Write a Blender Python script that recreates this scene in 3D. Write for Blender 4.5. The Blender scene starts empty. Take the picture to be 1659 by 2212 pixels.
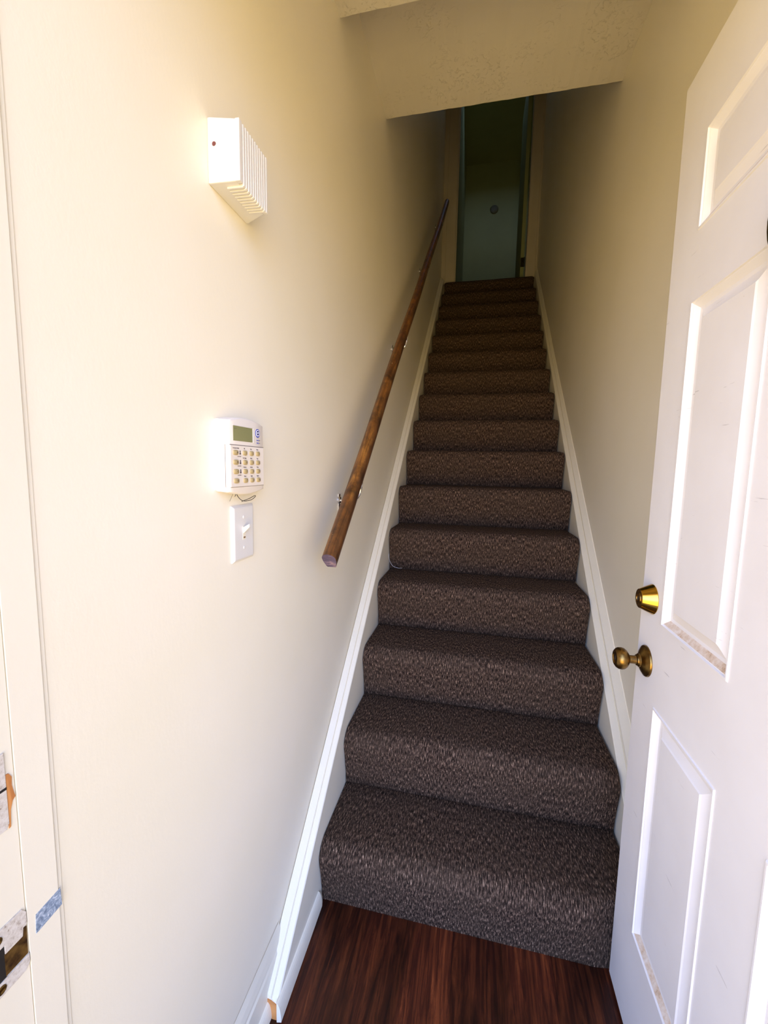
import bpy, math, random
from mathutils import Vector, Matrix
random.seed(7)
S = bpy.context.scene
COL = S.collection
PI = math.pi

# ------------------------------------------------------------------ camera
FPX = 897.9
YAW, PITCH, ROLL = 0.2143, -0.1092, 0.0188
CAM = Vector((0.3883, -1.041, 1.2774))
fw = Vector((-math.sin(YAW)*math.cos(PITCH), math.cos(YAW)*math.cos(PITCH), math.sin(PITCH)))
r0 = Vector((math.cos(YAW), math.sin(YAW), 0)); u0 = r0.cross(fw)
rt = math.cos(ROLL)*r0 + math.sin(ROLL)*u0
up = -math.sin(ROLL)*r0 + math.cos(ROLL)*u0
cd = bpy.data.cameras.new('camera'); cam = bpy.data.objects.new('camera', cd); COL.objects.link(cam)
cd.sensor_fit = 'VERTICAL'; cd.sensor_height = 24.0; cd.lens = FPX/2212*24.0
cd.clip_start = 0.01; cd.clip_end = 200
m = Matrix((rt, up, -fw)).transposed().to_4x4(); m.translation = CAM
cam.matrix_world = m
S.camera = cam

# ------------------------------------------------------------------ world, light, exposure
SKY = (0.56, 0.78, 1.42); GROUND = (1.04, 0.75, 0.30)
SKY_STRENGTH = 4.8; GROUND_STRENGTH = 5.0
SIDE, AHEAD = 0.08, 1.0          # world made brighter straight out from the door, to flatten the falloff indoors
EXPOSURE = 0.54
w = bpy.data.worlds.new('world'); S.world = w; w.use_nodes = True
nt = w.node_tree; nt.nodes.clear()
tc = nt.nodes.new('ShaderNodeTexCoord'); sp = nt.nodes.new('ShaderNodeSeparateXYZ')
mr = nt.nodes.new('ShaderNodeMapRange'); mr.inputs[1].default_value = -0.12; mr.inputs[2].default_value = 0.15
mx = nt.nodes.new('ShaderNodeMix'); mx.data_type = 'RGBA'
bg = nt.nodes.new('ShaderNodeBackground'); wo = nt.nodes.new('ShaderNodeOutputWorld')
mx.inputs[6].default_value = tuple(c*GROUND_STRENGTH for c in GROUND)+(1,)
mx.inputs[7].default_value = tuple(c*SKY_STRENGTH for c in SKY)+(1,)
nt.links.new(tc.outputs['Generated'], sp.inputs[0]); nt.links.new(sp.outputs[2], mr.inputs[0])
nt.links.new(mr.outputs[0], mx.inputs[0]); nt.links.new(mx.outputs[2], bg.inputs[0])
ma = nt.nodes.new('ShaderNodeMapRange'); ma.interpolation_type = 'SMOOTHSTEP'
ma.inputs[1].default_value = -0.30; ma.inputs[2].default_value = -0.98; ma.inputs[3].default_value = SIDE; ma.inputs[4].default_value = AHEAD
nt.links.new(sp.outputs[1], ma.inputs[0]); nt.links.new(ma.outputs[0], bg.inputs[1])
nt.links.new(bg.outputs[0], wo.inputs[0])
# light portal around the entrance doorway (sampling aid only, gives no light of its own)
pl = bpy.data.lights.new('daylight_portal', 'AREA'); pl.shape = 'RECTANGLE'; pl.size = 4.0; pl.size_y = 4.0
pl.cycles.is_portal = True
po = bpy.data.objects.new('daylight_portal', pl); COL.objects.link(po)
po.location = (0.4, -1.5, 1.2); po.rotation_euler = (PI/2, 0, 0)   # emits towards +y
S.view_settings.view_transform = 'Standard'; S.view_settings.look = 'None'
S.view_settings.exposure = EXPOSURE; S.view_settings.gamma = 1.0; S.view_settings.use_curve_mapping = False
S.cycles.use_denoising = True
S.cycles.max_bounces = 16; S.cycles.diffuse_bounces = 12; S.cycles.glossy_bounces = 4
S.cycles.sample_clamp_indirect = 6.0; S.cycles.caustics_reflective = False; S.cycles.caustics_refractive = False

# ------------------------------------------------------------------ materials
def srgb(r, g, b):
    f = lambda c: (c/255/12.92) if c/255 <= 0.04045 else ((c/255+0.055)/1.055)**2.4
    return (f(r), f(g), f(b), 1)
class Mt:
    def __init__(s, name, rough=0.5, metal=0.0, col=(0.8, 0.8, 0.8, 1), spec=0.5):
        s.m = bpy.data.materials.new(name); s.m.use_nodes = True; s.t = s.m.node_tree
        s.b = s.t.nodes['Principled BSDF']
        s.b.inputs['Base Color'].default_value = col
        s.b.inputs['Roughness'].default_value = rough; s.b.inputs['Metallic'].default_value = metal
        s.b.inputs['Specular IOR Level'].default_value = spec
    def n(s, t, **k):
        nd = s.t.nodes.new('ShaderNode'+t)
        for a, v in k.items(): setattr(nd, a, v)
        return nd
    def l(s, a, b): s.t.links.new(a, b)
    def coord(s, scale=(1, 1, 1), kind='Object', rot=(0, 0, 0)):
        c = s.n('TexCoord'); mp = s.n('Mapping'); mp.inputs['Scale'].default_value = scale; mp.inputs['Rotation'].default_value = rot
        s.l(c.outputs[kind], mp.inputs[0]); return mp.outputs[0]
    def noise(s, co, scale, detail=4, rough=0.6, dist=0.0):
        nn = s.n('TexNoise'); nn.inputs['Scale'].default_value = scale; nn.inputs['Detail'].default_value = detail
        nn.inputs['Roughness'].default_value = rough; nn.inputs['Distortion'].default_value = dist
        s.l(co, nn.inputs['Vector']); return nn.outputs['Fac']
    def ramp(s, fac, stops, interp='LINEAR'):
        r = s.n('ValToRGB'); e = r.color_ramp.elements; r.color_ramp.interpolation = interp
        while len(e) < len(stops): e.new(0.5)
        for k, (p, c) in zip(e, stops): k.position = p; k.color = c
        s.l(fac, r.inputs[0]); return r.outputs[0]
    def mix(s, f, a, b, mode='MIX'):
        x = s.n('Mix', data_type='RGBA', blend_type=mode)
        for i, v in ((0, f), (6, a), (7, b)):
            if hasattr(v, 'links'): s.l(v, x.inputs[i])
            else: x.inputs[i].default_value = v
        return x.outputs[2]
    def bump(s, h, strength, dist=0.002):
        b = s.n('Bump'); b.inputs['Strength'].default_value = strength; b.inputs['Distance'].default_value = dist
        s.l(h, b.inputs['Height']); s.l(b.outputs[0], s.b.inputs['Normal'])
    def col(s, c): s.l(c, s.b.inputs['Base Color'])

def paint(name, c1, c2, rough, bump=0.12, specks=0.0, spec=0.5):
    M = Mt(name, rough, spec=spec); co = M.coord()
    c = M.ramp(M.noise(co, 2.2, 3), [(0.35, c1), (0.7, c2)])
    if specks:
        f = M.ramp(M.noise(co, 42, 6, 0.75), [(0.70, (0, 0, 0, 1)), (0.76, (specks,)*3+(1,))])
        c = M.mix(f, c, srgb(150, 118, 88))
    M.col(c); M.bump(M.noise(M.coord((1, 1, 0.6)), 120, 4), bump, 0.0008)
    return M.m
wall_m = paint('cream_wall_paint', srgb(240, 234, 217), srgb(236, 230, 209), 0.40, 0.25)
trim_m = paint('white_trim_paint', srgb(238, 233, 216), srgb(233, 228, 210), 0.35, 0.2, 0.35)
upper_m = paint('sage_room_paint', srgb(148, 156, 106), srgb(140, 148, 100), 0.7)
casing_m = paint('casing_paint', srgb(196, 188, 174), srgb(188, 180, 166), 0.5)
plastic = paint('ivory_plastic', srgb(231, 223, 212), srgb(228, 219, 207), 0.38, 0.03)
white_pl = paint('white_plastic', srgb(222, 220, 216), srgb(219, 217, 213), 0.3, 0.02)

# plaster ceiling with trowel blobs
M = Mt('plaster_ceiling', 0.75); co = M.coord()
M.col(M.ramp(M.noise(co, 3, 3), [(0.3, srgb(218, 211, 194)), (0.7, srgb(210, 203, 186))]))
vor = M.n('TexVoronoi', feature='SMOOTH_F1'); vor.inputs['Scale'].default_value = 9; vor.inputs['Smoothness'].default_value = 1
mpv = M.mix(0.2, co, M.mix(1.0, co, (0, 0, 0, 1)), 'MIX')
M.l(co, vor.inputs['Vector'])
b1 = M.ramp(M.noise(co, 55, 5, 0.75, 0.8), [(0.56, (0, 0, 0, 1)), (0.66, (1, 1, 1, 1))])
b2 = M.ramp(M.noise(M.coord((1, 1.2, 1)), 5, 3), [(0.45, (0, 0, 0, 1)), (0.62, (1, 1, 1, 1))])
M.bump(M.mix(1.0, b1, b2, 'MULTIPLY'), 0.5, 0.005)
ceil_m = M.m

# door paint: white metal door with smudges, scratches and brown dirt
M = Mt('door_paint', 0.36); co = M.coord()
c = M.ramp(M.noise(co, 3, 4), [(0.3, srgb(238, 236, 236)), (0.75, srgb(228, 224, 222))])
f = M.ramp(M.noise(co, 38, 5, 0.7), [(0.72, (0, 0, 0, 1)), (0.78, (.6, .6, .6, 1))])
c = M.mix(f, c, srgb(150, 110, 75))
f = M.ramp(M.noise(M.coord((1, 9, 9), rot=(0.9, 0, 0)), 9, 3, 0.5), [(0.69, (0, 0, 0, 1)), (0.72, (.35,)*3+(1,))])
f2 = M.ramp(M.noise(M.coord((1, 3, 60), rot=(-0.8, 0, 0)), 3, 3, 0.6), [(0.70, (0, 0, 0, 1)), (0.72, (.4,)*3+(1,))])
c = M.mix(f2, c, srgb(120, 115, 115))
M.col(c); door_m = M.m
M = Mt('door_dirt', 0.8); co = M.coord()
M.col(M.ramp(M.noise(co, 60, 5, 0.7), [(0.35, srgb(226, 214, 200)), (0.58, srgb(206, 182, 156)), (0.75, srgb(150, 115, 85))])); dirt_m = M.m

# carpet
M = Mt('brown_carpet', 1.0, spec=0.1)
fine = M.noise(M.coord((400, 62, 1), 'UV'), 1.0, 3, 0.75)
mid = M.noise(M.coord((210, 60, 1), 'UV'), 1.0, 4, 0.7)
big = M.noise(M.coord((5, 7, 1), 'UV'), 1.0, 3, 0.6)
c = M.ramp(fine, [(0.36, srgb(20, 15, 13)), (0.47, srgb(56, 44, 37)), (0.58, srgb(112, 92, 78)), (0.70, srgb(200, 172, 148))])
c2 = M.ramp(mid, [(0.38, (0.34, 0.34, 0.34, 1)), (0.62, (1.5, 1.45, 1.42, 1))])
c = M.mix(1.0, c, c2, 'MULTIPLY')
c = M.mix(M.ramp(big, [(0.35, (0, 0, 0, 1)), (0.65, (.25,)*3+(1,))]), c, srgb(78, 66, 54))
c = M.mix(1.0, c, (.88, .86, .84, 1), 'MULTIPLY')
M.col(c); M.bump(fine, 0.9, 0.004)
carpet_m = M.m

# dark wood laminate floor, planks running away from the door
M = Mt('dark_wood_floor', 0.38, spec=0.35); co = M.coord()
br = M.n('TexBrick'); br.inputs['Scale'].default_value = 1.0
br.inputs['Brick Width'].default_value = 1.22; br.inputs['Row Height'].default_value = 0.127; br.inputs['Mortar Size'].default_value = 0.0012
br.inputs['Color1'].default_value = (0.15, 0.15, 0.15, 1); br.inputs['Color2'].default_value = (1, 1, 1, 1); br.inputs['Mortar'].default_value = (0, 0, 0, 1)
br.offset = 0.37
M.l(M.coord((1, 1, 1), rot=(0, 0, PI/2)), br.inputs['Vector'])
grain = M.noise(M.coord((60, 4.0, 1)), 1.0, 9, 0.78, 1.0)
cloud = M.noise(M.coord((9, 2.2, 1)), 1.0, 4, 0.6, 0.6)
c = M.ramp(grain, [(0.30, srgb(30, 13, 10)), (0.46, srgb(66, 28, 17)), (0.60, srgb(112, 56, 30)), (0.74, srgb(160, 92, 54))])
c = M.mix(1.0, c, M.ramp(cloud, [(0.36, (.28, .28, .30, 1)), (0.62, (1.15, 1.1, 1.05, 1))]), 'MULTIPLY')
c = M.mix(0.55, c, br.outputs['Color'], 'MULTIPLY')
M.col(c); M.bump(grain, 0.12, 0.001); floor_m = M.m

# stained handrail
M = Mt('stained_rail_wood', 0.4); 
g = M.noise(M.coord((60, 4, 4)), 1.0, 6, 0.7, 0.8); g2 = M.noise(M.coord(), 16, 5, 0.7)
c = M.ramp(g, [(0.3, srgb(56, 32, 17)), (0.5, srgb(108, 68, 30)), (0.7, srgb(168, 116, 50))])
c = M.mix(1.0, c, M.ramp(g2, [(0.34, (.3, .27, .27, 1)), (0.58, (1.1, 1.05, 1, 1))]), 'MULTIPLY')
c = M.mix(M.ramp(M.noise(M.coord(), 95, 2), [(0.73, (0, 0, 0, 1)), (0.76, (1, 1, 1, 1))]), c, srgb(225, 190, 135))
M.col(c); M.bump(g, 0.2, 0.001); rail_m = M.m
M = Mt('sawn_end_grain', 0.8)
M.col(M.ramp(M.noise(M.coord((30, 30, 90), rot=(0, .6, 0)), 1.0, 5, 0.7), [(0.35, srgb(58, 46, 62)), (0.6, srgb(98, 82, 98)), (0.75, srgb(160, 130, 125))])); end_m = M.m

def metal(name, c, rough, n=0.0, c2=None):
    M = Mt(name, rough, 1.0, c)
    if c2: M.col(M.ramp(M.noise(M.coord(), n, 4), [(0.35, c), (0.65, c2)]))
    return M.m
brass = metal('polished_brass', srgb(214, 170, 70), 0.14)
old_brass = metal('worn_brass', srgb(150, 118, 62), 0.3, 60, srgb(104, 78, 42))
bronze = metal('dark_bronze', srgb(62, 54, 34), 0.35, 80, srgb(88, 78, 50))
chrome = metal('bright_zinc', srgb(225, 225, 230), 0.2)
darkm = Mt('dark_recess', 0.8, col=srgb(22, 17, 14)).m
M = Mt('painted_strike', 0.45)
M.col(M.ramp(M.noise(M.coord(), 210, 5, 0.75), [(0.32, srgb(130, 112, 96)), (0.42, srgb(198, 190, 180)), (0.6, srgb(218, 213, 206))])); strike_m = M.m
M = Mt('old_strike_lip', 0.35, 0.6)
M.col(M.ramp(M.noise(M.coord(), 90, 4), [(0.35, srgb(60, 38, 18)), (0.65, srgb(132, 100, 48))])); lip_m = M.m
M = Mt('bare_pine', 0.8)
M.col(M.ramp(M.noise(M.coord((1, 120, 12)), 1, 4), [(0.35, srgb(170, 105, 52)), (0.65, srgb(214, 150, 86))])); pine_m = M.m
M = Mt('blue_tape', 0.7)
M.col(M.ramp(M.noise(M.coord((1, 1, 1)), 160, 5, 0.7, 1.5), [(0.35, srgb(92, 108, 132)), (0.52, srgb(140, 158, 182)), (0.66, srgb(205, 214, 228))])); tape_m = M.m
lcd_m = paint('lcd_glass', srgb(128, 130, 88), srgb(142, 142, 100), 0.12, 0.0)
key_m = paint('tan_keys', srgb(186, 168, 122), srgb(180, 160, 114), 0.45, 0.0)
ink = Mt('dark_ink', 0.6, col=srgb(86, 72, 74)).m
blue = Mt('blue_ink', 0.5, col=srgb(38, 60, 170)).m
navy = Mt('navy_ink', 0.5, col=srgb(18, 28, 105)).m
white_ink = Mt('white_ink', 0.5, col=srgb(240, 242, 250)).m
wire_m = Mt('black_wire', 0.5, col=srgb(35, 33, 34)).m
gap_m = Mt('seam_dark', 0.9, col=srgb(120, 108, 98)).m

# ------------------------------------------------------------------ mesh helpers
class MB:
    def __init__(s): s.v = []; s.f = []; s.mi = []; s.uv = None
    def add(s, vs, fs, mi=0):
        o = len(s.v); s.v += [tuple(v) for v in vs]
        for f in fs: s.f.append(tuple(o+i for i in f)); s.mi.append(mi)
        return s
    def box(s, a, b, mi=0):
        x0, y0, z0 = a; x1, y1, z1 = b
        return s.add([(x0, y0, z0), (x1, y0, z0), (x1, y1, z0), (x0, y1, z0), (x0, y0, z1), (x1, y0, z1), (x1, y1, z1), (x0, y1, z1)],
              [(0, 3, 2, 1), (4, 5, 6, 7), (0, 1, 5, 4), (1, 2, 6, 5), (2, 3, 7, 6), (3, 0, 4, 7)], mi)
    def prism(s, ra, rb, mi=0):      # two matching rings of points
        n = len(ra); fs = [tuple(range(n))[::-1], tuple(range(n, 2*n))]
        fs += [(i, (i+1) % n, n+(i+1) % n, n+i) for i in range(n)]
        return s.add(list(ra)+list(rb), fs, mi)
    def loft(s, rings, mi=0, caps=True):
        n = len(rings[0]); vs = [p for r in rings for p in r]; fs = []
        for k in range(len(rings)-1):
            for i in range(n):
                j = (i+1) % n; fs.append((k*n+i, k*n+j, (k+1)*n+j, (k+1)*n+i))
        if caps: fs += [tuple(range(n))[::-1], tuple(range((len(rings)-1)*n, len(rings)*n))]
        return s.add(vs, fs, mi)
    def tube(s, path, r, n=10, mi=0):
        P = [Vector(p) for p in path]; rings = []; ref = Vector((0.13, 0.31, 0.94))
        for i, p in enumerate(P):
            t = (P[min(i+1, len(P)-1)]-P[max(i-1, 0)]).normalized()
            a = t.cross(ref).normalized(); b = t.cross(a); rr = r[i] if isinstance(r, (list, tuple)) else r
            rings.append([p+a*math.cos(2*PI*k/n)*rr+b*math.sin(2*PI*k/n)*rr for k in range(n)])
        return s.loft(rings, mi)
    def lathe(s, base, axis, prof, n=32, mi=0):   # prof: (distance along axis, radius)
        A = Vector(axis).normalized(); a = A.orthogonal().normalized(); b = A.cross(a); B = Vector(base)
        return s.loft([[B+A*d+(a*math.cos(2*PI*k/n)+b*math.sin(2*PI*k/n))*max(r, 1e-5) for k in range(n)] for d, r in prof], mi)
def tag(o, label=None, cat=None, group=None, kind=None):
    if label: o['label'] = label
    if cat: o['category'] = cat
    if group: o['group'] = group
    if kind: o['kind'] = kind
    return o
def empty(name, loc, label=None, cat=None, group=None, kind=None):
    o = bpy.data.objects.new(name, None); COL.objects.link(o); o.location = loc; o.empty_display_size = 0.05
    return tag(o, label, cat, group, kind)
def wpos(o):
    v = Vector(o.location); p = o.parent
    while p: v += Vector(p.location); p = p.parent
    return v
def build(name, mb, mats, parent=None, smooth=False, bevel=0, origin=None, seg=2, auto=None):
    if not isinstance(mats, (list, tuple)): mats = [mats]
    me = bpy.data.meshes.new(name)
    if origin is None:
        origin = Vector((sum(v[0] for v in mb.v), sum(v[1] for v in mb.v), sum(v[2] for v in mb.v)))/len(mb.v)
    origin = Vector(origin)
    me.from_pydata([tuple(Vector(v)-origin) for v in mb.v], [], mb.f); 
    for mt in mats: me.materials.append(mt)
    for p, i in zip(me.polygons, mb.mi): p.material_index = i; p.use_smooth = smooth
    me.update()
    o = bpy.data.objects.new(name, me); COL.objects.link(o)
    if parent: o.parent = parent; o.location = origin-wpos(parent)
    else: o.location = origin
    if bevel:
        b = o.modifiers.new('bevel', 'BEVEL'); b.width = bevel; b.segments = seg; b.limit_method = 'ANGLE'; b.angle_limit = 0.6
    if auto: me.set_sharp_from_angle(angle=auto)
    return o
def fix_normals(o):
    import bmesh
    bm = bmesh.new(); bm.from_mesh(o.data); bmesh.ops.recalc_face_normals(bm, faces=bm.faces); bm.to_mesh(o.data); bm.free()
def text(name, body, size, center, mat, parent, facing='+x', depth=0.0002, align='CENTER', stretch=1.0):
    cu = bpy.data.curves.new(name, 'FONT'); cu.body = body; cu.size = size; cu.align_x = align; cu.align_y = 'CENTER'; cu.extrude = depth; cu.resolution_u = 2
    t = bpy.data.objects.new(name, cu); COL.objects.link(t)
    dg = bpy.context.evaluated_depsgraph_get(); me = bpy.data.meshes.new_from_object(t.evaluated_get(dg))
    bpy.data.objects.remove(t); me.materials.clear(); me.materials.append(mat)
    # facing +x: text right runs towards +y, up is +z
    R = Matrix(((0, 0, 1, 0), (stretch, 0, 0, 0), (0, 1, 0, 0), (0, 0, 0, 1)))
    me.transform(R); o = bpy.data.objects.new(name, me); COL.objects.link(o)
    o.parent = parent; o.location = Vector(center)-wpos(parent)
    return o

# ------------------------------------------------------------------ dimensions
RISE, RUN, N = 0.1963, 0.228, 16
TOPZ = N*RISE
def cl(y): return -0.0015*(3-y)            # carpet left / right edges
def cr(y): return 0.8584-0.0068*(3-y)
WL = -0.043
def sm(a, b, t): t = max(0, min(1, (t-a)/(b-a))); return t*t*(3-2*t)
def wr(y, z): return 0.888 - 0.022*math.exp(-((y-0.6)/1.1)**2)*sm(1.3, 2.7, z)
def pitchz(y): return (y+RUN)/RUN*RISE
YE = 3.49; ZT = 5.54

# ------------------------------------------------------------------ setting
def struct(name, mb, m, **k):
    o = build(name, mb, m, **k); o['kind'] = 'structure'; fix_normals(o); return o
struct('floor', MB().box((WL-.1, -1.6, -.08), (1.0, 3.62, 0)), floor_m, origin=(0, 0, 0))
struct('wall_left', MB().box((WL-.12, -.711, 0), (WL, YE+.11, ZT)), wall_m, origin=(0, 0, 0))
# right wall: slightly bowed old plaster
ys = [-.93+i*(YE+.11+.93)/40 for i in range(41)]; zs = [ZT*j/40 for j in range(41)]
mb = MB(); vs = [(wr(y, z), y, z) for y in ys for z in zs]+[(1.02, y, z) for y in ys for z in zs]; fs = []
for i in range(40):
    for j in range(40):
        a = i*41+j; fs.append((a, a+1, a+42, a+41)); fs.append((1681+a, 1681+a+41, 1681+a+42, 1681+a+1))
for i in range(40):
    a = i*41; fs.append((a, a+41, 1681+a+41, 1681+a)); a += 40; fs.append((a, 1681+a, 1681+a+41, a+41))
    a = i; fs.append((a, 1681+a, 1681+a+1, a+1)); a = 40*41+i; fs.append((a, a+1, 1681+a+1, 1681+a))
mb.add(vs, fs); struct('wall_right', mb, wall_m, origin=(0, 0, 0), smooth=True, auto=0.6)
# front wall round the entrance doorway
OT = 2.065
mb = MB().box((-.9, -.93, 0), (-.16, -.75, ZT)); mb.box((-.16, -.93, OT+.04), (1.3, -.75, ZT)); mb.box((.88, -.93, 0), (1.3, -.75, OT+.04))
struct('wall_front', mb, wall_m, origin=(0, 0, 0))
# ceilings
C1, C2, Y1, Y2 = 2.543, 2.737, 0.224, 0.838
def wob(x, a): return a*(math.sin(x*37)+.6*math.sin(x*91+1)+.5*math.sin(x*173+2))
mb = MB(); nx = 60
for (z0, z1, ya, yb) in ((C1, ZT-.6, -.76, Y1), (C2, ZT-.6, Y1, Y2)):
    for k in range(nx):
        xa = WL-.05+(1.0-WL)*k/nx; xb = WL-.05+(1.0-WL)*(k+1)/nx
        da, db = wob(xa, .0006), wob(xb, .0006)
        mb.add([(xa, ya, z0), (xb, ya, z0), (xb, yb, z0+db), (xa, yb, z0+da), (xa, ya, z1), (xb, ya, z1), (xb, yb+db, z1), (xa, yb+da, z1)],
               [(0, 1, 2, 3), (4, 7, 6, 5), (0, 4, 5, 1), (2, 6, 7, 3)])
struct('ceiling', mb, ceil_m, origin=(0, 0, 0))
sx0, sx1, sy0, sy1 = .15, 1.0, 3.68, 4.30
mb = MB().box((-.9, -.93, ZT), (3.0, sy0, ZT+.1)); mb.box((-.9, sy1, ZT), (3.0, 5.6, ZT+.1)); mb.box((-.9, sy0, ZT), (sx0, sy1, ZT+.1)); mb.box((sx1, sy0, ZT), (3.0, sy1, ZT+.1))
struct('ceiling_2', mb, upper_m, origin=(0, 0, 0))
mb = MB()
for a, b in (((sx0, sy0, ZT+.1), (sx1, sy0+.05, ZT+.16)), ((sx0, sy1-.05, ZT+.1), (sx1, sy1, ZT+.16)), ((sx0, sy0+.05, ZT+.1), (sx0+.05, sy1-.05, ZT+.16)), ((sx1-.05, sy0+.05, ZT+.1), (sx1, sy1-.05, ZT+.16))): mb.box(a, b)
struct('added_skylight', mb, trim_m, origin=(sx0, sy0, ZT))  # unseen skylight frame, added to light the jambs of the upstairs doorway
# end wall at the head of the stairs with a doorway
DL, DR, DT = 0.09, 0.787, TOPZ+2.05
mb = MB().box((WL-.12, YE, 0), (DL-.015, YE+.11, ZT)); mb.box((DR+.015, YE, 0), (1.02, YE+.11, ZT)); mb.box((DL-.015, YE, DT+.015), (DR+.015, YE+.11, ZT))
struct('wall_back', mb, wall_m, origin=(0, 0, 0))
# upper room beyond
RX, RY = 2.7, 5.45
def room(name, a, b, m=upper_m): return struct(name, MB().box(a, b), m, origin=a)
room('wall_5', (DL-.13, YE+.11, TOPZ-.05), (DL-.01, RY, ZT))
room('wall_6', (DL-.13, RY, TOPZ-.05), (RX+.1, RY+.1, ZT))
struct('floor_2', MB().box((WL-.12, N*RUN-RUN+.19, TOPZ-.12), (RX+.1, RY+.1, TOPZ)), carpet_m, origin=(0, 0, 0))
mb = MB(); wy0, wy1, wz0, wz1 = 4.65, 5.35, TOPZ+.15, TOPZ+1.25
mb.box((RX, YE, TOPZ), (RX+.1, wy0, ZT)); mb.box((RX, wy1, TOPZ), (RX+.1, RY+.1, ZT)); mb.box((RX, wy0, TOPZ), (RX+.1, wy1, wz0)); mb.box((RX, wy0, wz1), (RX+.1, wy1, ZT))
struct('wall_7', mb, upper_m, origin=(RX, YE, TOPZ))
room('wall_8', (1.02, YE, TOPZ-.05), (RX+.1, YE+.11, ZT))
mb = MB(); fx = RX+.03
for a, b in (((fx, wy0, wz0), (fx+.04, wy1, wz0+.05)), ((fx, wy0, wz1-.05), (fx+.04, wy1, wz1)), ((fx, wy0, wz0), (fx+.04, wy0+.05, wz1)), ((fx, wy1-.05, wz0), (fx+.04, wy1, wz1)), ((fx, wy0, (wz0+wz1)/2-.02), (fx+.04, wy1, (wz0+wz1)/2+.02))): mb.box(a, b)
struct('added_window', mb, trim_m, origin=(fx, wy0, wz0))  # unseen window, added to let dim light into the upper room

# ------------------------------------------------------------------ trim: stair skirt boards
def skirt(name, side):
    mb = MB(); rings = []; sect = []
    yy = [-.28+i*(3.42+.28)/48 for i in range(49)]
    for y in yy:
        if side < 0:
            xi = -.0065; xo = WL+.002; hi = .082-.018*y if y < 3 else .028; ho = hi+.027
        else:
            xi = cr(y)+.006; xo = 0.8865-(.002 if False else 0); xo = wr(y, min(4, pitchz(y)))+.0005; hi = -.035+.020*y; ho = hi+.075-.012*y
        zi = pitchz(y)+hi; zo = pitchz(y)+ho
        zb = max(0.0, (math.floor(max(y, 0)/RUN+1e-6))*RISE-.25) if y > 0.3 else 0.0
        dx = xo-xi
        # face, rounded lip, groove line, cap
        rings.append([(xi, y, zb), (xi, y, zi-.004), (xi+dx*.06, y, zi), (xi+dx*.40, y, zi+(zo-zi)*.36), (xi+dx*.44, y, zi+(zo-zi)*.36-.003), (xi+dx*.48, y, zi+(zo-zi)*.50), (xi+dx*.92, y, zo), (xo, y, zo), (xo, y, zb)])
    mb.loft(rings)
    return struct(name, mb, trim_m, origin=(xi, 0, 0))
skirt('trim_1', -1); skirt('trim_2', 1)
# bare broken wood at the foot of the left skirt board
mb = MB().prism([(-.0075, -.2815, .0), (-.0075, -.2815, .040), (-.022, -.2815, .048), (-.041, -.2815, .052), (-.041, -.2815, 0)],
                [(-.0075, -.279, .0), (-.0075, -.279, .040), (-.022, -.279, .048), (-.041, -.279, .052), (-.041, -.279, 0)])
bw = build('bare_wood_end', mb, pine_m, bpy.data.objects['trim_1']); bw['label'] = 'bare broken wood end'
# baseboard left in the entry
ring = lambda y: [(WL+.001, y, 0), (-.031, y, 0), (-.031, y, .104), (-.034, y, .110), (-.034, y, .118), (-.037, y, .134), (-.041, y, .148), (WL+.001, y, .152)]
struct('baseboard_left', MB().loft([ring(-.708), ring(-.2)]), trim_m, origin=(WL, -.5, 0))
def shoe(name, x0, w, h, y0, y1):
    def rg(y): return [(x0, y, 0.0005)]+[(x0+w*math.cos(t), y, .004+(h-.004)*math.sin(t)) for t in [i*PI/2/6 for i in range(7)]]
    R = [rg(y0), rg(y1-.012)]
    R.append([(x0, y1, .0005)]+[(x0+w*.75*math.cos(t), y1, .004+(h-.016)*math.sin(t)) for t in [i*PI/2/6 for i in range(7)]])
    return struct(name, MB().loft(R), trim_m, origin=(x0, y0, 0))
shoe('trim_3', -.0065, .0115, .050, -.285, -.012)
shoe('trim_4', -.031, .0105, .042, -.708, -.268)
# baseboard right behind the door
struct('baseboard_right', MB().box((.876, -.74, 0), (.889, -.29, .15)), trim_m, bevel=.003, origin=(.88, -.5, 0))

# entrance jamb, left side
mb = MB(); mb.box((WL-.12, -.93, 0), (WL+.0015, -.7495, OT+.04)); mb.box((WL-.12, -.7487, 0), (WL+.0024, -.7165, OT+.04)); mb.box((WL-.12, -.7165, 0), (WL+.0008, -.711, OT+.04))
mb.box((WL-.12, -.93, 0), (WL+.016, -.835, OT+.04))
jamb = struct('trim_5', mb, trim_m, bevel=.0003, origin=(WL, -.8, 0))
mb = MB(); mb.box((.828, -.93, 0), (.888, -.75, OT+.04)); mb.box((.817, -.93, 0), (.83, -.835, OT)); struct('trim_6', mb, trim_m, bevel=.001, origin=(.85, -.8, 0))
struct('trim_7', MB().box((WL, -.93, OT), (.888, -.75, OT+.04)), trim_m, bevel=.001, origin=(.4, -.8, OT))
struct('trim_8', MB().box((-.6, -1.35, -.02), (1.3, -.84, .012)), Mt('worn_threshold', .5, .3, srgb(120, 110, 100)).m, bevel=.004, origin=(.4, -.9, 0))

JX = WL+.0015     # rabbet face
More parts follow.
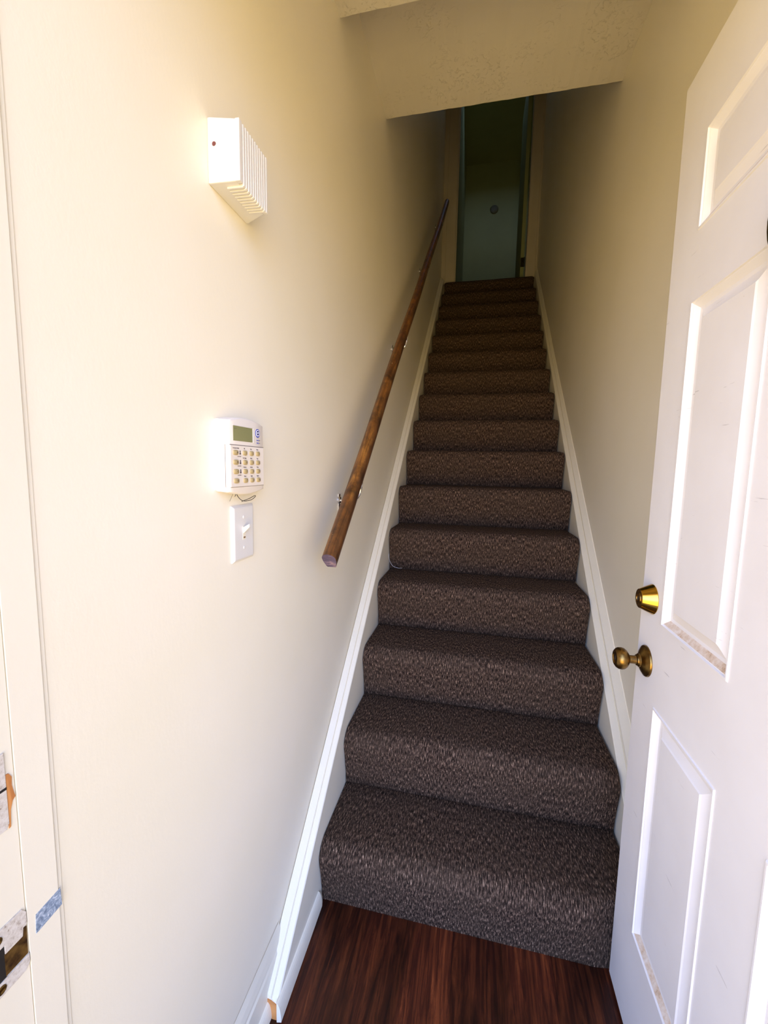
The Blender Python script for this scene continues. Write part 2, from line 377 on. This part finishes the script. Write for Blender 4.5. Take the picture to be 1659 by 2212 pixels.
# latch strike plate
mb = MB()
def plate(mb, x0, x1, pts, mi=0): mb.prism([(x0, y, z) for y, z in pts], [(x1, y, z) for y, z in pts], mi)
plate(mb, JX-.001, JX+.0012, [(-.800, .757), (-.7535, .757), (-.7495, .762), (-.7495, .772), (-.800, .772)])
plate(mb, JX-.001, JX+.0012, [(-.800, .8065), (-.7705, .8065), (-.7705, .797), (-.7542, .797), (-.7532, .8055), (-.7495, .8060), (-.7495, .820), (-.7535, .8265), (-.800, .8265)])
sp_ = build('latch_strike_plate', mb, strike_m, jamb, bevel=.0004); fix_normals(sp_); sp_['label'] = 'paint-smeared latch strike plate'
mb = MB(); plate(mb, JX-.001, JX+.0006, [(-.771, .773), (-.7505, .773), (-.7500, .804), (-.7525, .805), (-.7535, .797), (-.771, .797)])
o = build('strike_lip', mb, lip_m, sp_); fix_normals(o)
mb = MB(); plate(mb, JX-.001, JX+.0004, [(-.800, .771), (-.7705, .771), (-.7705, .8065), (-.800, .8065)])
o = build('latch_hole', mb, darkm, sp_); fix_normals(o)
for z in (.8165, .7645):
    mb = MB().lathe((JX+.001, -.7762, z), (1, 0, 0), [(0, .0045), (.0008, .0042), (.001, .003), (.0004, .0012)], 16)
    mb.box((JX+.0014, -.7795, z-.0004), (JX+.0020, -.7729, z+.0004)); build('screw', mb, old_brass, sp_)
# upper strike and broken wood
mb = MB(); plate(mb, JX-.001, JX+.0014, [(-.800, .921), (-.7600, .921), (-.7575, .926), (-.7575, .999), (-.800, .999)])
sp2 = build('deadbolt_strike_plate', mb, strike_m, jamb, bevel=.0004); fix_normals(sp2); sp2['label'] = 'whitish deadbolt strike plate'
o = build('seam', MB().box((JX+.001, -.800, .9615), (JX+.0017, -.7577, .9640)), darkm, sp2)
mb = MB(); plate(mb, JX-.001, JX+.0008, [(-.7575, .920), (-.7560, .921), (-.7550, .938), (-.7527, .946), (-.7500, .9485), (-.7510, .953), (-.7525, .962), (-.7520, .9705), (-.7545, .9755), (-.7575, .976)])
o = build('chipped_wood', mb, pine_m, jamb); fix_normals(o); o['label'] = 'chipped bare orange wood'
mb = MB(); plate(mb, WL+.0020, WL+.0029, [(-.7420, .785), (-.7410, .806), (-.7148, .8085), (-.7140, .788)])
tp = build('tape_scrap', mb, tape_m); fix_normals(tp); tag(tp, 'small blue-grey scrap of tape stuck on the white left door jamb', 'tape')

# ------------------------------------------------------------------ staircase
st = empty('staircase', (0.42, 0, 0), 'steep straight flight of stairs covered in dark brown speckled carpet', 'stairs')
NX = 44
for i in range(N):
    y0, z0 = i*RUN, i*RISE
    prof = [(0, 0), (-.008, .035), (-.016, .075), (-.024, RISE-.085), (-.030, RISE-.062)]
    for k in range(9):
        t = k/8*PI/2; prof.append((.016-.048*math.cos(t)+.0, RISE-.046+.046*math.sin(t)))
    prof += [(.06, RISE+.0005), (.12, RISE), (.18, RISE-.001), (RUN-.008, RISE-.001), (RUN+.006, RISE-.004), (RUN+.006, -.02), (.03, -.02) if i else (.03, 0)]
    if i == N-1: prof = prof[:-6]+[(.068, RISE), (.068, -.02), (.03, -.02)]
    vv = [0]
    for a, b in zip(prof, prof[1:]): vv.append(vv[-1]+math.hypot(a[0]-b[0], a[1]-b[1]))
    mb = MB(); rings = []; 
    ph = random.random()*6
    for k in range(NX+1):
        u = k/NX; rg = []
        for j, (py, pz) in enumerate(prof):
            y = y0+py; x = cl(y0)+(cr(y0)-cl(y0))*u
            wv = (.0025*math.sin(u*9+ph)+.0015*math.sin(u*23+ph*2)) if j < 15 and j > 0 else 0
            yy = y+wv
            if i == 0:
                lim = -.034+(.040)*sm(.70, .775, x)
                yy = max(yy, lim) if j < 12 else yy
            edge = 1-sm(0, .012, min(u, 1-u)*.84)
            if py < .02 and j > 0 and j < 15: yy += edge*.006
            rg.append((x, yy, z0+pz-(edge*.005 if 6 < j < 18 else 0)))
        rings.append(rg)
    mb.loft(rings)
    o = build('carpeted_step', mb, carpet_m, st, smooth=True, origin=(.42, y0, z0)); fix_normals(o); o.data.set_sharp_from_angle(angle=0.9)
    n = len(prof); uvl = o.data.uv_layers.new(name='UVMap'); off = random.random()*7
    for lp in o.data.loops:
        vi = lp.vertex_index; k, j = divmod(vi, n)
        uvl.data[lp.index].uv = (rings[k][j][0]+off*.01, vv[j]+i*.43+off)
# uv for the upstairs floor (plain object coordinates are not used by the carpet)
fo = bpy.data.objects['floor_2']; uvl = fo.data.uv_layers.new(name='UVMap')
for lp in fo.data.loops:
    c_ = fo.data.vertices[lp.vertex_index].co; uvl.data[lp.index].uv = (c_.x, c_.y)
# loose white thread on the fifth step
def bez(pts, n=24):
    out = []; P = [Vector(p) for p in pts]; P = [P[0]]+P+[P[-1]]
    for i in range(1, len(P)-2):
        for k in range(n//(len(P)-3)):
            t = k/(n//(len(P)-3)); a, b, c, d = P[i-1:i+3]
            out.append(0.5*((2*b)+(-a+c)*t+(2*a-5*b+4*c-d)*t*t+(-a+3*b-3*c+d)*t**3))
    out.append(P[-2]); return out
yb = 4*RUN-.030
th = build('loose_thread', MB().tube(bez([(-.001, yb-.006, .862), (-.001, yb-.004, .84), (.006, yb+.008, .815), (.020, yb+.004, .80), (.045, yb-.002, .795), (.06, yb+.012, .7925)]), .0006, 6), white_ink)
tag(th, 'thin pale thread hanging at the left end of the brown carpeted fifth step', 'thread')

# ------------------------------------------------------------------ handrail
hr = empty('handrail', (.03, -.04, 1.03), 'long dark stained wooden handrail rising along the left wall', 'handrail')
A = Vector((.030, -.045, 1.034)); B = Vector((.030, 3.085, 3.700)); D = (B-A).normalized(); U = Vector((1, 0, 0)).cross(D).normalized()
if U.z < 0: U = -U
sec = []
for t in range(13):
    a = PI*t/12; sec.append((.0185*math.cos(a), .006+.0195*math.sin(a)))
sec += [(-.0175, -.006), (-.0135, -.024), (-.011, -.028), (.011, -.028), (.0135, -.024), (.0175, -.006)]
def rring(p, s=1.0): return [p+Vector((1, 0, 0))*a*s+U*b*s for a, b in sec]
mb = MB(); L = (B-A).length; nr = 60
rings = [rring(A+D*L*k/nr+Vector((.0015*math.sin(k*.3), 0, .003*math.sin(k*.11)))) for k in range(nr+1)]
rings.append(rring(B+D*.006, .8))
mb.loft(rings)
ro = build('rail', mb, [rail_m, end_m], hr, smooth=True, origin=A); fix_normals(ro)
for p in ro.data.polygons:
    if len(p.vertices) > 4 and p.center.length < .1: p.material_index = 1; p.use_smooth = False
ro.data.set_sharp_from_angle(angle=0.7)
def raily(y): return A+D*((y-A.y)/D.y)
proto = None
for by in (.245, 1.055, 1.935, 2.80):
    c = raily(by); z = c.z-.115; 
    if proto is None:
        mb = MB(); mb.lathe((WL, by, z), (1, 0, 0), [(0, .013), (.003, .013), (.006, .010), (.007, .004)], 20)
        mb.box((WL, by-.007, z-.035), (WL+.003, by+.007, z+.02))
        mb.tube(bez([(WL+.004, by, z), (WL+.03, by, z-.004), (WL+.062, by, z+.010), (.032, by, z+.05), (.03, by, z+.079)]), .0048, 10)
        sb = [c+D*s_+U*(-.029)+Vector((a, 0, 0)) for s_, a in ((-.028, -.009), (.028, -.009), (.028, .009), (-.028, .009))]
        mb.prism(sb, [v-U*.003 for v in sb])
        proto = build('bracket', mb, chrome, hr, smooth=True, origin=(WL, by, z)); fix_normals(proto); proto.data.set_sharp_from_angle(angle=0.6)
        proto['label'] = 'shiny metal bracket'
        scp = build('screw', MB().lathe((WL+.002, by, z-.027), (1, 0, 0), [(0, .004), (.002, .0035), (.0026, .001)], 12), chrome, proto)
        off = Vector((WL, by, z))-c; scl = scp.location.copy()
    else:
        b2 = proto.copy(); COL.objects.link(b2); b2.parent = hr; b2.location = c+off-wpos(hr)
        s2 = scp.copy(); COL.objects.link(s2); s2.parent = b2; s2.location = scl

# ------------------------------------------------------------------ siren
sr = empty('alarm_siren', (WL, -.354, 1.765), 'white plastic alarm siren box with vertical ribs high on the left wall', 'siren')
y0, y1, z0, z1, xf = -.410, -.297, 1.716, 1.812, .013
fy0, fy1, fz0, fz1 = -.411, -.322, 1.714, 1.803
mb = MB(); base = [(WL, y0, z0), (WL, y1, z0), (WL, y1, z1), (WL, y0, z1)]
bk = [(WL+.004, y0, z0), (WL+.004, y1, z0), (WL+.004, y1, z1), (WL+.004, y0, z1)]
fr = [(xf-.007, fy0, fz0), (xf-.007, fy1, fz0), (xf-.007, fy1, fz1), (xf-.007, fy0, fz1)]
mb.loft([base, bk, fr])
o = build('housing', mb, white_pl, sr, bevel=.002); fix_normals(o)
# grille: ribs on the front that wrap under the lower face
nr_ = 10; ra = fy0+.010; rb = fy1-.007
back = [(xf-.007, fy0, fz0), (xf-.007, fy1, fz0), (xf-.007, fy1, fz1), (xf-.007, fy0, fz1)]
for a_, b_ in ((fy0, ra-.002), (rb+.002, fy1)): build('front_edge', MB().box((xf-.0075, a_, fz0), (xf, b_, fz1)), white_pl, sr, bevel=.0008)
for k in range(nr_):
    yc = ra+(rb-ra)*(k+.5)/nr_; h = .0022
    mb = MB(); pts = [(xf-.008, fz1), (xf, fz1-.001), (xf+.0002, fz0-.0005), (xf-.003, fz0-.0028), (xf-.030, fz0-.0022), (xf-.030, fz0+.001), (xf-.008, fz0+.001)]
    mb.prism([(x, yc-h, z) for x, z in pts], [(x, yc+h, z) for x, z in pts])
    o = build('rib', mb, white_pl, sr, bevel=.0008); fix_normals(o)
o = build('screw_hole', MB().lathe((WL+.012, y0-.0004, 1.772), (0, -1, 0), [(0, .0034), (.0006, .003), (.0007, .001)], 14), Mt('rusty_hole', .7, 0, srgb(110, 60, 55)).m, sr)

# ------------------------------------------------------------------ alarm keypad
kp = empty('alarm_keypad', (WL, -.354, 1.22), 'ivory alarm keypad with grey display and tan buttons on the left wall', 'keypad')
KX = -.015; ky0, ky1 = -.412, -.2965
def kz(y, t):     # arched top / bowed bottom
    s = (y-ky0)/(ky1-ky0); return 4*s*(1-s)
def outline(x, ins, top, bot, arch, belly):
    pts = []; n = 14
    for i in range(n+1):
        y = ky0+ins+(ky1-ky0-2*ins)*i/n; s = i/n; pts.append((x, y, bot+ins-belly*4*s*(1-s)*.5))
    for i in range(n+1):
        y = ky1-ins-(ky1-ky0-2*ins)*i/n; s = i/n; pts.append((x, y, top-ins+arch*4*s*(1-s)))
    return pts
mb = MB()
mb.loft([outline(WL, .001, 1.352, 1.231, .006, .012), outline(WL+.004, 0, 1.352, 1.230, .007, .014), outline(KX-.004, 0, 1.350, 1.229, .008, .014), outline(KX-.001, .0012, 1.350, 1.229, .008, .014), outline(KX, .003, 1.350, 1.229, .008, .014)])
hs = build('housing', mb, plastic, kp, smooth=True); fix_normals(hs); hs.data.set_sharp_from_angle(angle=0.8)
# lower door panel of the keypad and its seams
mb = MB(); mb.box((KX-.002, ky0+.003, 1.2375), (KX+.0008, ky1-.002, 1.3085)); build('key_panel', mb, plastic, kp, bevel=.0004)
mb = MB(); mb.box((KX-.001, ky0+.002, 1.3088), (KX+.0004, ky1-.001, 1.3098)); mb.box((KX-.001, ky0+.0022, 1.2366), (KX+.0003, ky1-.0012, 1.2372)); mb.box((KX-.008, ky0-.0003, 1.237), (KX-.0072, ky0+.0002, 1.3095))
build('seam', mb, gap_m, kp)
# display
mb = MB(); mb.box((KX-.001, -.4000, 1.3165), (KX+.0005, -.3366, 1.3418)); dsp = build('display', mb, lcd_m, kp, bevel=.0004); dsp['label'] = 'grey-green display'
mb = MB(); mb.box((KX+.0003, -.3368, 1.3160), (KX+.0014, -.3352, 1.3420)); mb.box((KX+.0003, -.4008, 1.3418), (KX+.0010, -.3352, 1.3424)); build('display_frame', mb, plastic, kp)
text('display_text', '---------', .0028, (KX+.0007, -.3925, 1.3375), ink, dsp)
# emblem
def ellipse(mb, x0, x1, cy, cz, ry, rz, n=28, mi=0):
    a = [(x0, cy+ry*math.cos(2*PI*k/n), cz+rz*math.sin(2*PI*k/n)) for k in range(n)]; mb.prism(a, [(x1, p[1], p[2]) for p in a], mi)
ecy, ecz = -.3185, 1.3345
mb = MB(); ellipse(mb, KX, KX+.0005, ecy, ecz, .0080, .0080); em = build('emblem', mb, blue, kp); fix_normals(em); em['label'] = 'round blue and white emblem'
mb = MB(); ellipse(mb, KX+.0003, KX+.0008, ecy, ecz, .0064, .0064); o = build('emblem_ring', mb, white_ink, em); fix_normals(o)
mb = MB(); oc = [(KX+.0006, ecy+.0046*math.cos(PI/8+k*PI/4), ecz+.0006+.0046*math.sin(PI/8+k*PI/4)) for k in range(8)]; mb.prism(oc, [(KX+.0010, p[1], p[2]) for p in oc]); o = build('emblem_centre', mb, navy, em); fix_normals(o)
text('emblem_text', 'ADT', .0036, (KX+.0012, ecy, ecz+.0006), white_ink, em)
text('emblem_word', 'Security', .0019, (KX+.0010, ecy, ecz-.0053), blue, em)
text('status_word', 'Armed', .0030, (KX+.0003, -.3185, 1.3215), blue, kp); text('status_word', 'Ready', .0030, (KX+.0003, -.3185, 1.3165), blue, kp)
for z in (1.3215, 1.3165):
    build('status_light', MB().lathe((KX, -.3115, z), (1, 0, 0), [(0, .0011), (.0005, .0009), (.0006, .0003)], 10), old_brass, kp)
# buttons
KYS = [-.3950, -.3656, -.3433, -.3210]; KZS = [1.2965, 1.2800, 1.2640, 1.2480]
chars = ['A123', 'B456', 'C789', 'D*0#']
words = [['', 'Off', 'Stay', 'Away'], ['', 'No Delay', 'Silent', 'Page'], ['', 'Features', 'System', 'Menu'], ['', 'Status', 'Lights', 'Bypass']]
kpro = None
PX = KX+.0008
for r in range(4):
    for c in range(4):
        y, z = KYS[c]+r*.0004, KZS[r]
        if kpro is None:
            def kr(x, ry, rz, n=20): 
                out = []
                for k in range(n):
                    a = 2*PI*k/n; cc, ss = math.cos(a), math.sin(a)
                    out.append((x, y+ry*math.copysign(abs(cc)**.6, cc), z+rz*math.copysign(abs(ss)**.6, ss)))
                return out
            kpro = build('button', MB().loft([kr(PX-.001, .0082, .0045), kr(PX+.0014, .0078, .0042), kr(PX+.0022, .0062, .0030)]), key_m, kp, smooth=True, origin=(PX, y, z)); fix_normals(kpro); kpro.data.set_sharp_from_angle(angle=0.9); kb = kpro
        else:
            kb = kpro.copy(); COL.objects.link(kb); kb.parent = kp; kb.location = Vector((PX, y, z))-wpos(kp)
        kb.scale = (1, 1.0 if c == 0 else .86, 1)
        text('button_mark', chars[r][c], .0052, (PX+.0023, y+.003, z), ink, kb)
        if words[r][c]: text('key_word', words[r][c], .0031, (PX+.0001, y-.001, z+.0075), ink, kp, stretch=.95)
    if r < 3:
        text('key_word', '\u2014 press both \u2014', .0022, (PX+.0001, -.383, KZS[r]-.0065), ink, kp)
        # little pictogram between the first two keys
        yy = -.3803+r*.0004; z = KZS[r]; mb = MB()
        ellipse(mb, PX, PX+.0003, yy, z+.0022, .0016, .0016, 12); ellipse(mb, PX, PX+.0003, yy, z-.0015, .0023, .0022, 10 if r else 6)
        o = build('pictogram', mb, ink, kp); fix_normals(o)
text('key_word', 'Test System Weekly', .0026, (PX+.0001, -.3935, 1.3040), ink, kp, stretch=.9)
# wire loop hanging under the keypad
mb = MB(); wx = -.030
mb.tube(bez([(wx, -.370, 1.227), (wx, -.366, 1.220), (wx, -.356, 1.2125), (wx, -.343, 1.2085), (wx+.002, -.322, 1.2095), (wx+.003, -.308, 1.2150), (wx+.003, -.312, 1.2165), (wx+.002, -.328, 1.2125), (wx, -.352, 1.2085)], 56), .0006, 6)
mb.tube(bez([(wx, -.374, 1.226), (wx, -.372, 1.221), (wx-.002, -.371, 1.219)]), .0006, 6)
mb.tube(bez([(wx-.002, -.375, 1.226), (wx-.005, -.380, 1.214), (wx-.006, -.381, 1.2105)]), .0003, 6)
o = build('wire', mb, wire_m, kp, smooth=True); o['label'] = 'thin black wire loop'

# ------------------------------------------------------------------ light switch
sw = empty('light_switch', (WL, -.333, 1.094), 'white toggle light switch below the alarm keypad', 'light switch')
mb = MB(); a = [(WL, -.370, 1.094), (WL, -.2965, 1.094), (WL, -.2965, 1.2005), (WL, -.370, 1.2005)]
def sh(x, i): return [(x, -.370+i, 1.094+i), (x, -.2965-i, 1.094+i), (x, -.2965-i, 1.2005-i), (x, -.370+i, 1.2005-i)]
mb.loft([sh(WL, 0), sh(WL+.002, 0), sh(WL+.0055, .004), sh(WL+.006, .006)])
o = build('wall_plate', mb, white_pl, sw, bevel=.0006); fix_normals(o)
SX = WL+.006
for z in (1.1775, 1.1190):
    build('screw', MB().lathe((SX, -.3345, z), (1, 0, 0), [(-.001, .0032), (.0006, .003), (.001, .0018), (.0009, .0004)], 14), white_pl, sw)
build('slot', MB().box((SX-.001, -.3390, 1.1345), (SX+.0004, -.3285, 1.1600)), paint('switch_slot', srgb(232, 226, 206), srgb(226, 218, 196), .4), sw, bevel=.0003)
build('slot_opening', MB().box((SX-.001, -.3370, 1.1370), (SX+.0006, -.3305, 1.1400)), Mt('slot_brown', .6, 0, srgb(120, 90, 60)).m, sw)
mb = MB(); mb.prism([(SX, -.3375, 1.146), (SX, -.3300, 1.146), (SX, -.3300, 1.158), (SX, -.3375, 1.158)], [(SX+.0125, -.3368, 1.1585), (SX+.0125, -.3307, 1.1585), (SX+.0125, -.3307, 1.1650), (SX+.0125, -.3368, 1.1650)])
o = build('toggle', mb, white_pl, sw, bevel=.0008); fix_normals(o)

# ------------------------------------------------------------------ entrance door (open, along the right wall)
DX, DTH = .7727, .0445
DY1, DY0 = -.010, -.822        # free edge, hinge edge
dr = empty('door_1', (DX+DTH/2, DY0, .012), kind='structure')
tag(dr, 'white six-panel entrance door standing open along the right wall')
ZB, ZTOP = .012, 2.040
pcols = [(DY1-.105, DY1-.337), (DY1-.455, DY1-.700)]
prow = [(.252, .787), (.963, 1.597), (1.722, 1.898)]
mb = MB()
def face(x, sgn, mi=0):
    yc = sorted([DY0, DY1]+[v for p in pcols for v in p]); zc = sorted([ZB, ZTOP]+[v for p in prow for v in p])
    for i in range(len(yc)-1):
        for j in range(len(zc)-1):
            ya, yb, za, zb = yc[i], yc[i+1], zc[j], zc[j+1]
            isp = any(abs(ya-min(p)) < 1e-6 and abs(yb-max(p)) < 1e-6 for p in pcols) and any(abs(za-p[0]) < 1e-6 and abs(zb-p[1]) < 1e-6 for p in prow)
            if not isp: mb.add([(x, ya, za), (x, yb, za), (x, yb, zb), (x, ya, zb)], [(0, 1, 2, 3)]); continue
            prof = [(0, 0), (.0015, -.0022), (.0045, -.0022), (.006, .0005), (.0075, .001), (.018, .0085), (.024, .0095), (.040, .0035), (.043, .0015)]
            prev = None
            for k, (ins, dep) in enumerate(prof):
                rg = [(x+sgn*dep, ya+ins, za+ins), (x+sgn*dep, yb-ins, za+ins), (x+sgn*dep, yb-ins, zb-ins), (x+sgn*dep, ya+ins, zb-ins)]
                if prev:
                    for q in range(4):
                        q2 = (q+1) % 4
                        # dust gathers on the ledges at the foot of each panel
                        dirty = (q == 0 and k == 5)
                        mb.add([prev[q], prev[q2], rg[q2], rg[q]], [(0, 1, 2, 3)], 1 if dirty else 0)
                prev = rg
            mb.add(prev, [(0, 1, 2, 3)])
face(DX, 1); face(DX+DTH, -1)
for a, b, c, d in (((DX, DY0, ZB), (DX+DTH, DY0, ZB), (DX+DTH, DY0, ZTOP), (DX, DY0, ZTOP)), ((DX, DY1, ZB), (DX+DTH, DY1, ZB), (DX+DTH, DY1, ZTOP), (DX, DY1, ZTOP)),
                   ((DX, DY0, ZB), (DX+DTH, DY0, ZB), (DX+DTH, DY1, ZB), (DX, DY1, ZB)), ((DX, DY0, ZTOP), (DX+DTH, DY0, ZTOP), (DX+DTH, DY1, ZTOP), (DX, DY1, ZTOP))):
    mb.add([a, b, c, d], [(0, 1, 2, 3)])
slab = build('door_slab', mb, [door_m, dirt_m], dr, origin=(DX, DY0, ZB))
o = build('door_sweep', MB().box((DX+.004, DY0+.01, .002), (DX+DTH-.004, DY1-.004, .012)), Mt('black_sweep', .7, 0, srgb(40, 36, 36)).m, dr)
# deadbolt
c = (DX, -.063, 1.003)
o = build('deadbolt', MB().lathe(c, (-1, 0, 0), [(-.002, .032), (.001, .0325), (.003, .0315), (.024, .0215), (.026, .0205), (.0265, .019)], 40), brass, dr, smooth=True); fix_normals(o); o.data.set_sharp_from_angle(angle=0.5)
db = o; db['label'] = 'polished brass deadbolt'
o = build('lock_cylinder', MB().lathe((DX-.0255, -.063, 1.003), (-1, 0, 0), [(0, .0185), (.0015, .0185), (.0005, .0155), (.0005, .0125), (.0025, .012), (.0035, .0075), (.0015, .007), (.0015, .0055), (.002, .0050)], 32), old_brass, db, smooth=True); fix_normals(o); o.data.set_sharp_from_angle(angle=0.5)
build('keyway', MB().box((DX-.0292, -.0638, .9990), (DX-.0270, -.0622, 1.007)), darkm, db)
# knob
c = (DX, -.060, .862)
rose = build('door_knob', MB().lathe(c, (-1, 0, 0), [(-.002, .0335), (.0015, .034), (.004, .033), (.006, .029), (.008, .027), (.011, .020), (.014, .0145), (.016, .0145), (.018, .0125), (.020, .0118), (.021, .009), (.034, .0088), (.0355, .012), (.040, .019), (.045, .0228), (.050, .0240), (.056, .0232), (.0605, .0205), (.0635, .0165), (.0635, .0135), (.0620, .0125), (.0620, .0040), (.0615, .0035)], 44), old_brass, dr, smooth=True)
fix_normals(rose); rose.data.set_sharp_from_angle(angle=0.6); rose['label'] = 'round worn brass door knob'
build('keyway', MB().box((DX-.0632, -.0606, .8575), (DX-.0615, -.0594, .8665)), darkm, rose)
# latch plate on the free edge
build('latch_plate', MB().box((DX+.012, DY1-.001, .832), (DX+.034, DY1+.0012, .892)), old_brass, dr)
# knocker
kn = MB(); kc = (-.404, 1.610)
a = [(DX, kc[0]+.060*math.copysign(abs(math.cos(t))**.8, math.cos(t)), kc[1]+.068*math.sin(t)) for t in [2*PI*k/28 for k in range(28)]]
kn.loft([[(DX, p[1], p[2]) for p in a], [(DX-.010, p[1], p[2]) for p in a], [(DX-.020, kc[0]+(p[1]-kc[0])*.80, kc[1]+(p[2]-kc[1])*.86) for p in a]])
kk = build('door_knocker', kn, bronze, dr, smooth=True); fix_normals(kk); kk.data.set_sharp_from_angle(angle=0.6); kk['label'] = 'dark bronze door knocker'
rg = [(DX-.022, kc[0]+.032*math.cos(t), kc[1]-.012+.040*math.sin(t)) for t in [2*PI*k/24 for k in range(25)]]
build('knocker_ring', MB().tube(rg, .0035, 8), bronze, kk, smooth=True)
for z in (.25, 1.03, 1.80):
    mb = MB().lathe((DX+DTH-.004, DY0-.004, z-.045), (0, 0, 1), [(0, .005), (.09, .005)], 12); mb.box((DX+.01, DY0-.002, z-.045), (DX+DTH-.004, DY0+.0005, z+.045))
    build('hinge', mb, old_brass, dr)

# ------------------------------------------------------------------ upstairs doorway
mb = MB()
def casing(mb, x0, x1, z0, z1, inner):   # colonial casing strip
    y = YE; t = .016; s = 1 if inner > 0 else -1
    pts = [(x0, y), (x0, y-t), (x0+(x1-x0)*.18, y-t-.002), (x0+(x1-x0)*.2, y-t+.004), (x0+(x1-x0)*.8, y-t+.006), (x1, y-.007), (x1, y)]
    mb.loft([[(x, yy, z0) for x, yy in pts], [(x, yy, z1) for x, yy in pts]])
casing(mb, WL+.022, DL-.008, TOPZ, DT+.08, 1); casing(mb, .892, DR+.008, TOPZ, DT+.08, -1)
mb.box((DL-.008, YE-.016, DT+.008), (DR+.008, YE, DT+.08))
mb.box((WL+.002, YE-.010, TOPZ), (WL+.022, YE, DT+.08))
struct('trim_9', mb, casing_m, origin=(DL, YE, TOPZ))
mb = MB(); mb.box((DL-.015, YE, TOPZ), (DL, YE+.11, DT)); mb.box((DR, YE, TOPZ), (DR+.015, YE+.11, DT)); mb.box((DL-.015, YE, DT), (DR+.015, YE+.11, DT+.015))
mb.box((DL, YE+.05, TOPZ), (DL+.010, YE+.075, DT))
struct('trim_10', mb, casing_m, origin=(DR, YE, TOPZ))
d2 = empty('door_2', (DR-.01, YE+.115, TOPZ), kind='structure')
build('door_slab', MB().box((DR-.044, YE+.125, TOPZ+.012), (DR-.009, YE+.80, DT-.005)), upper_m, d2, bevel=.001)
for z in (TOPZ+.22, TOPZ+1.85):
    mb = MB(); mb.box((DR-.042, YE+.1235, z-.045), (DR-.014, YE+.1255, z+.045)); mb.lathe((DR-.008, YE+.119, z-.045), (0, 0, 1), [(0, .0055), (.09, .0055)], 12)
    build('hinge', mb, bronze, d2)
o = build('round_fitting', MB().lathe((.49, RY, 4.92), (0, -1, 0), [(0, .055), (.012, .055), (.022, .045), (.026, .02), (.027, .005)], 28), Mt('dark_fitting', .6, 0, srgb(92, 94, 74)).m, smooth=True)
fix_normals(o); tag(o, 'small dark round fitting on the far wall seen through the upstairs doorway', 'wall fitting')
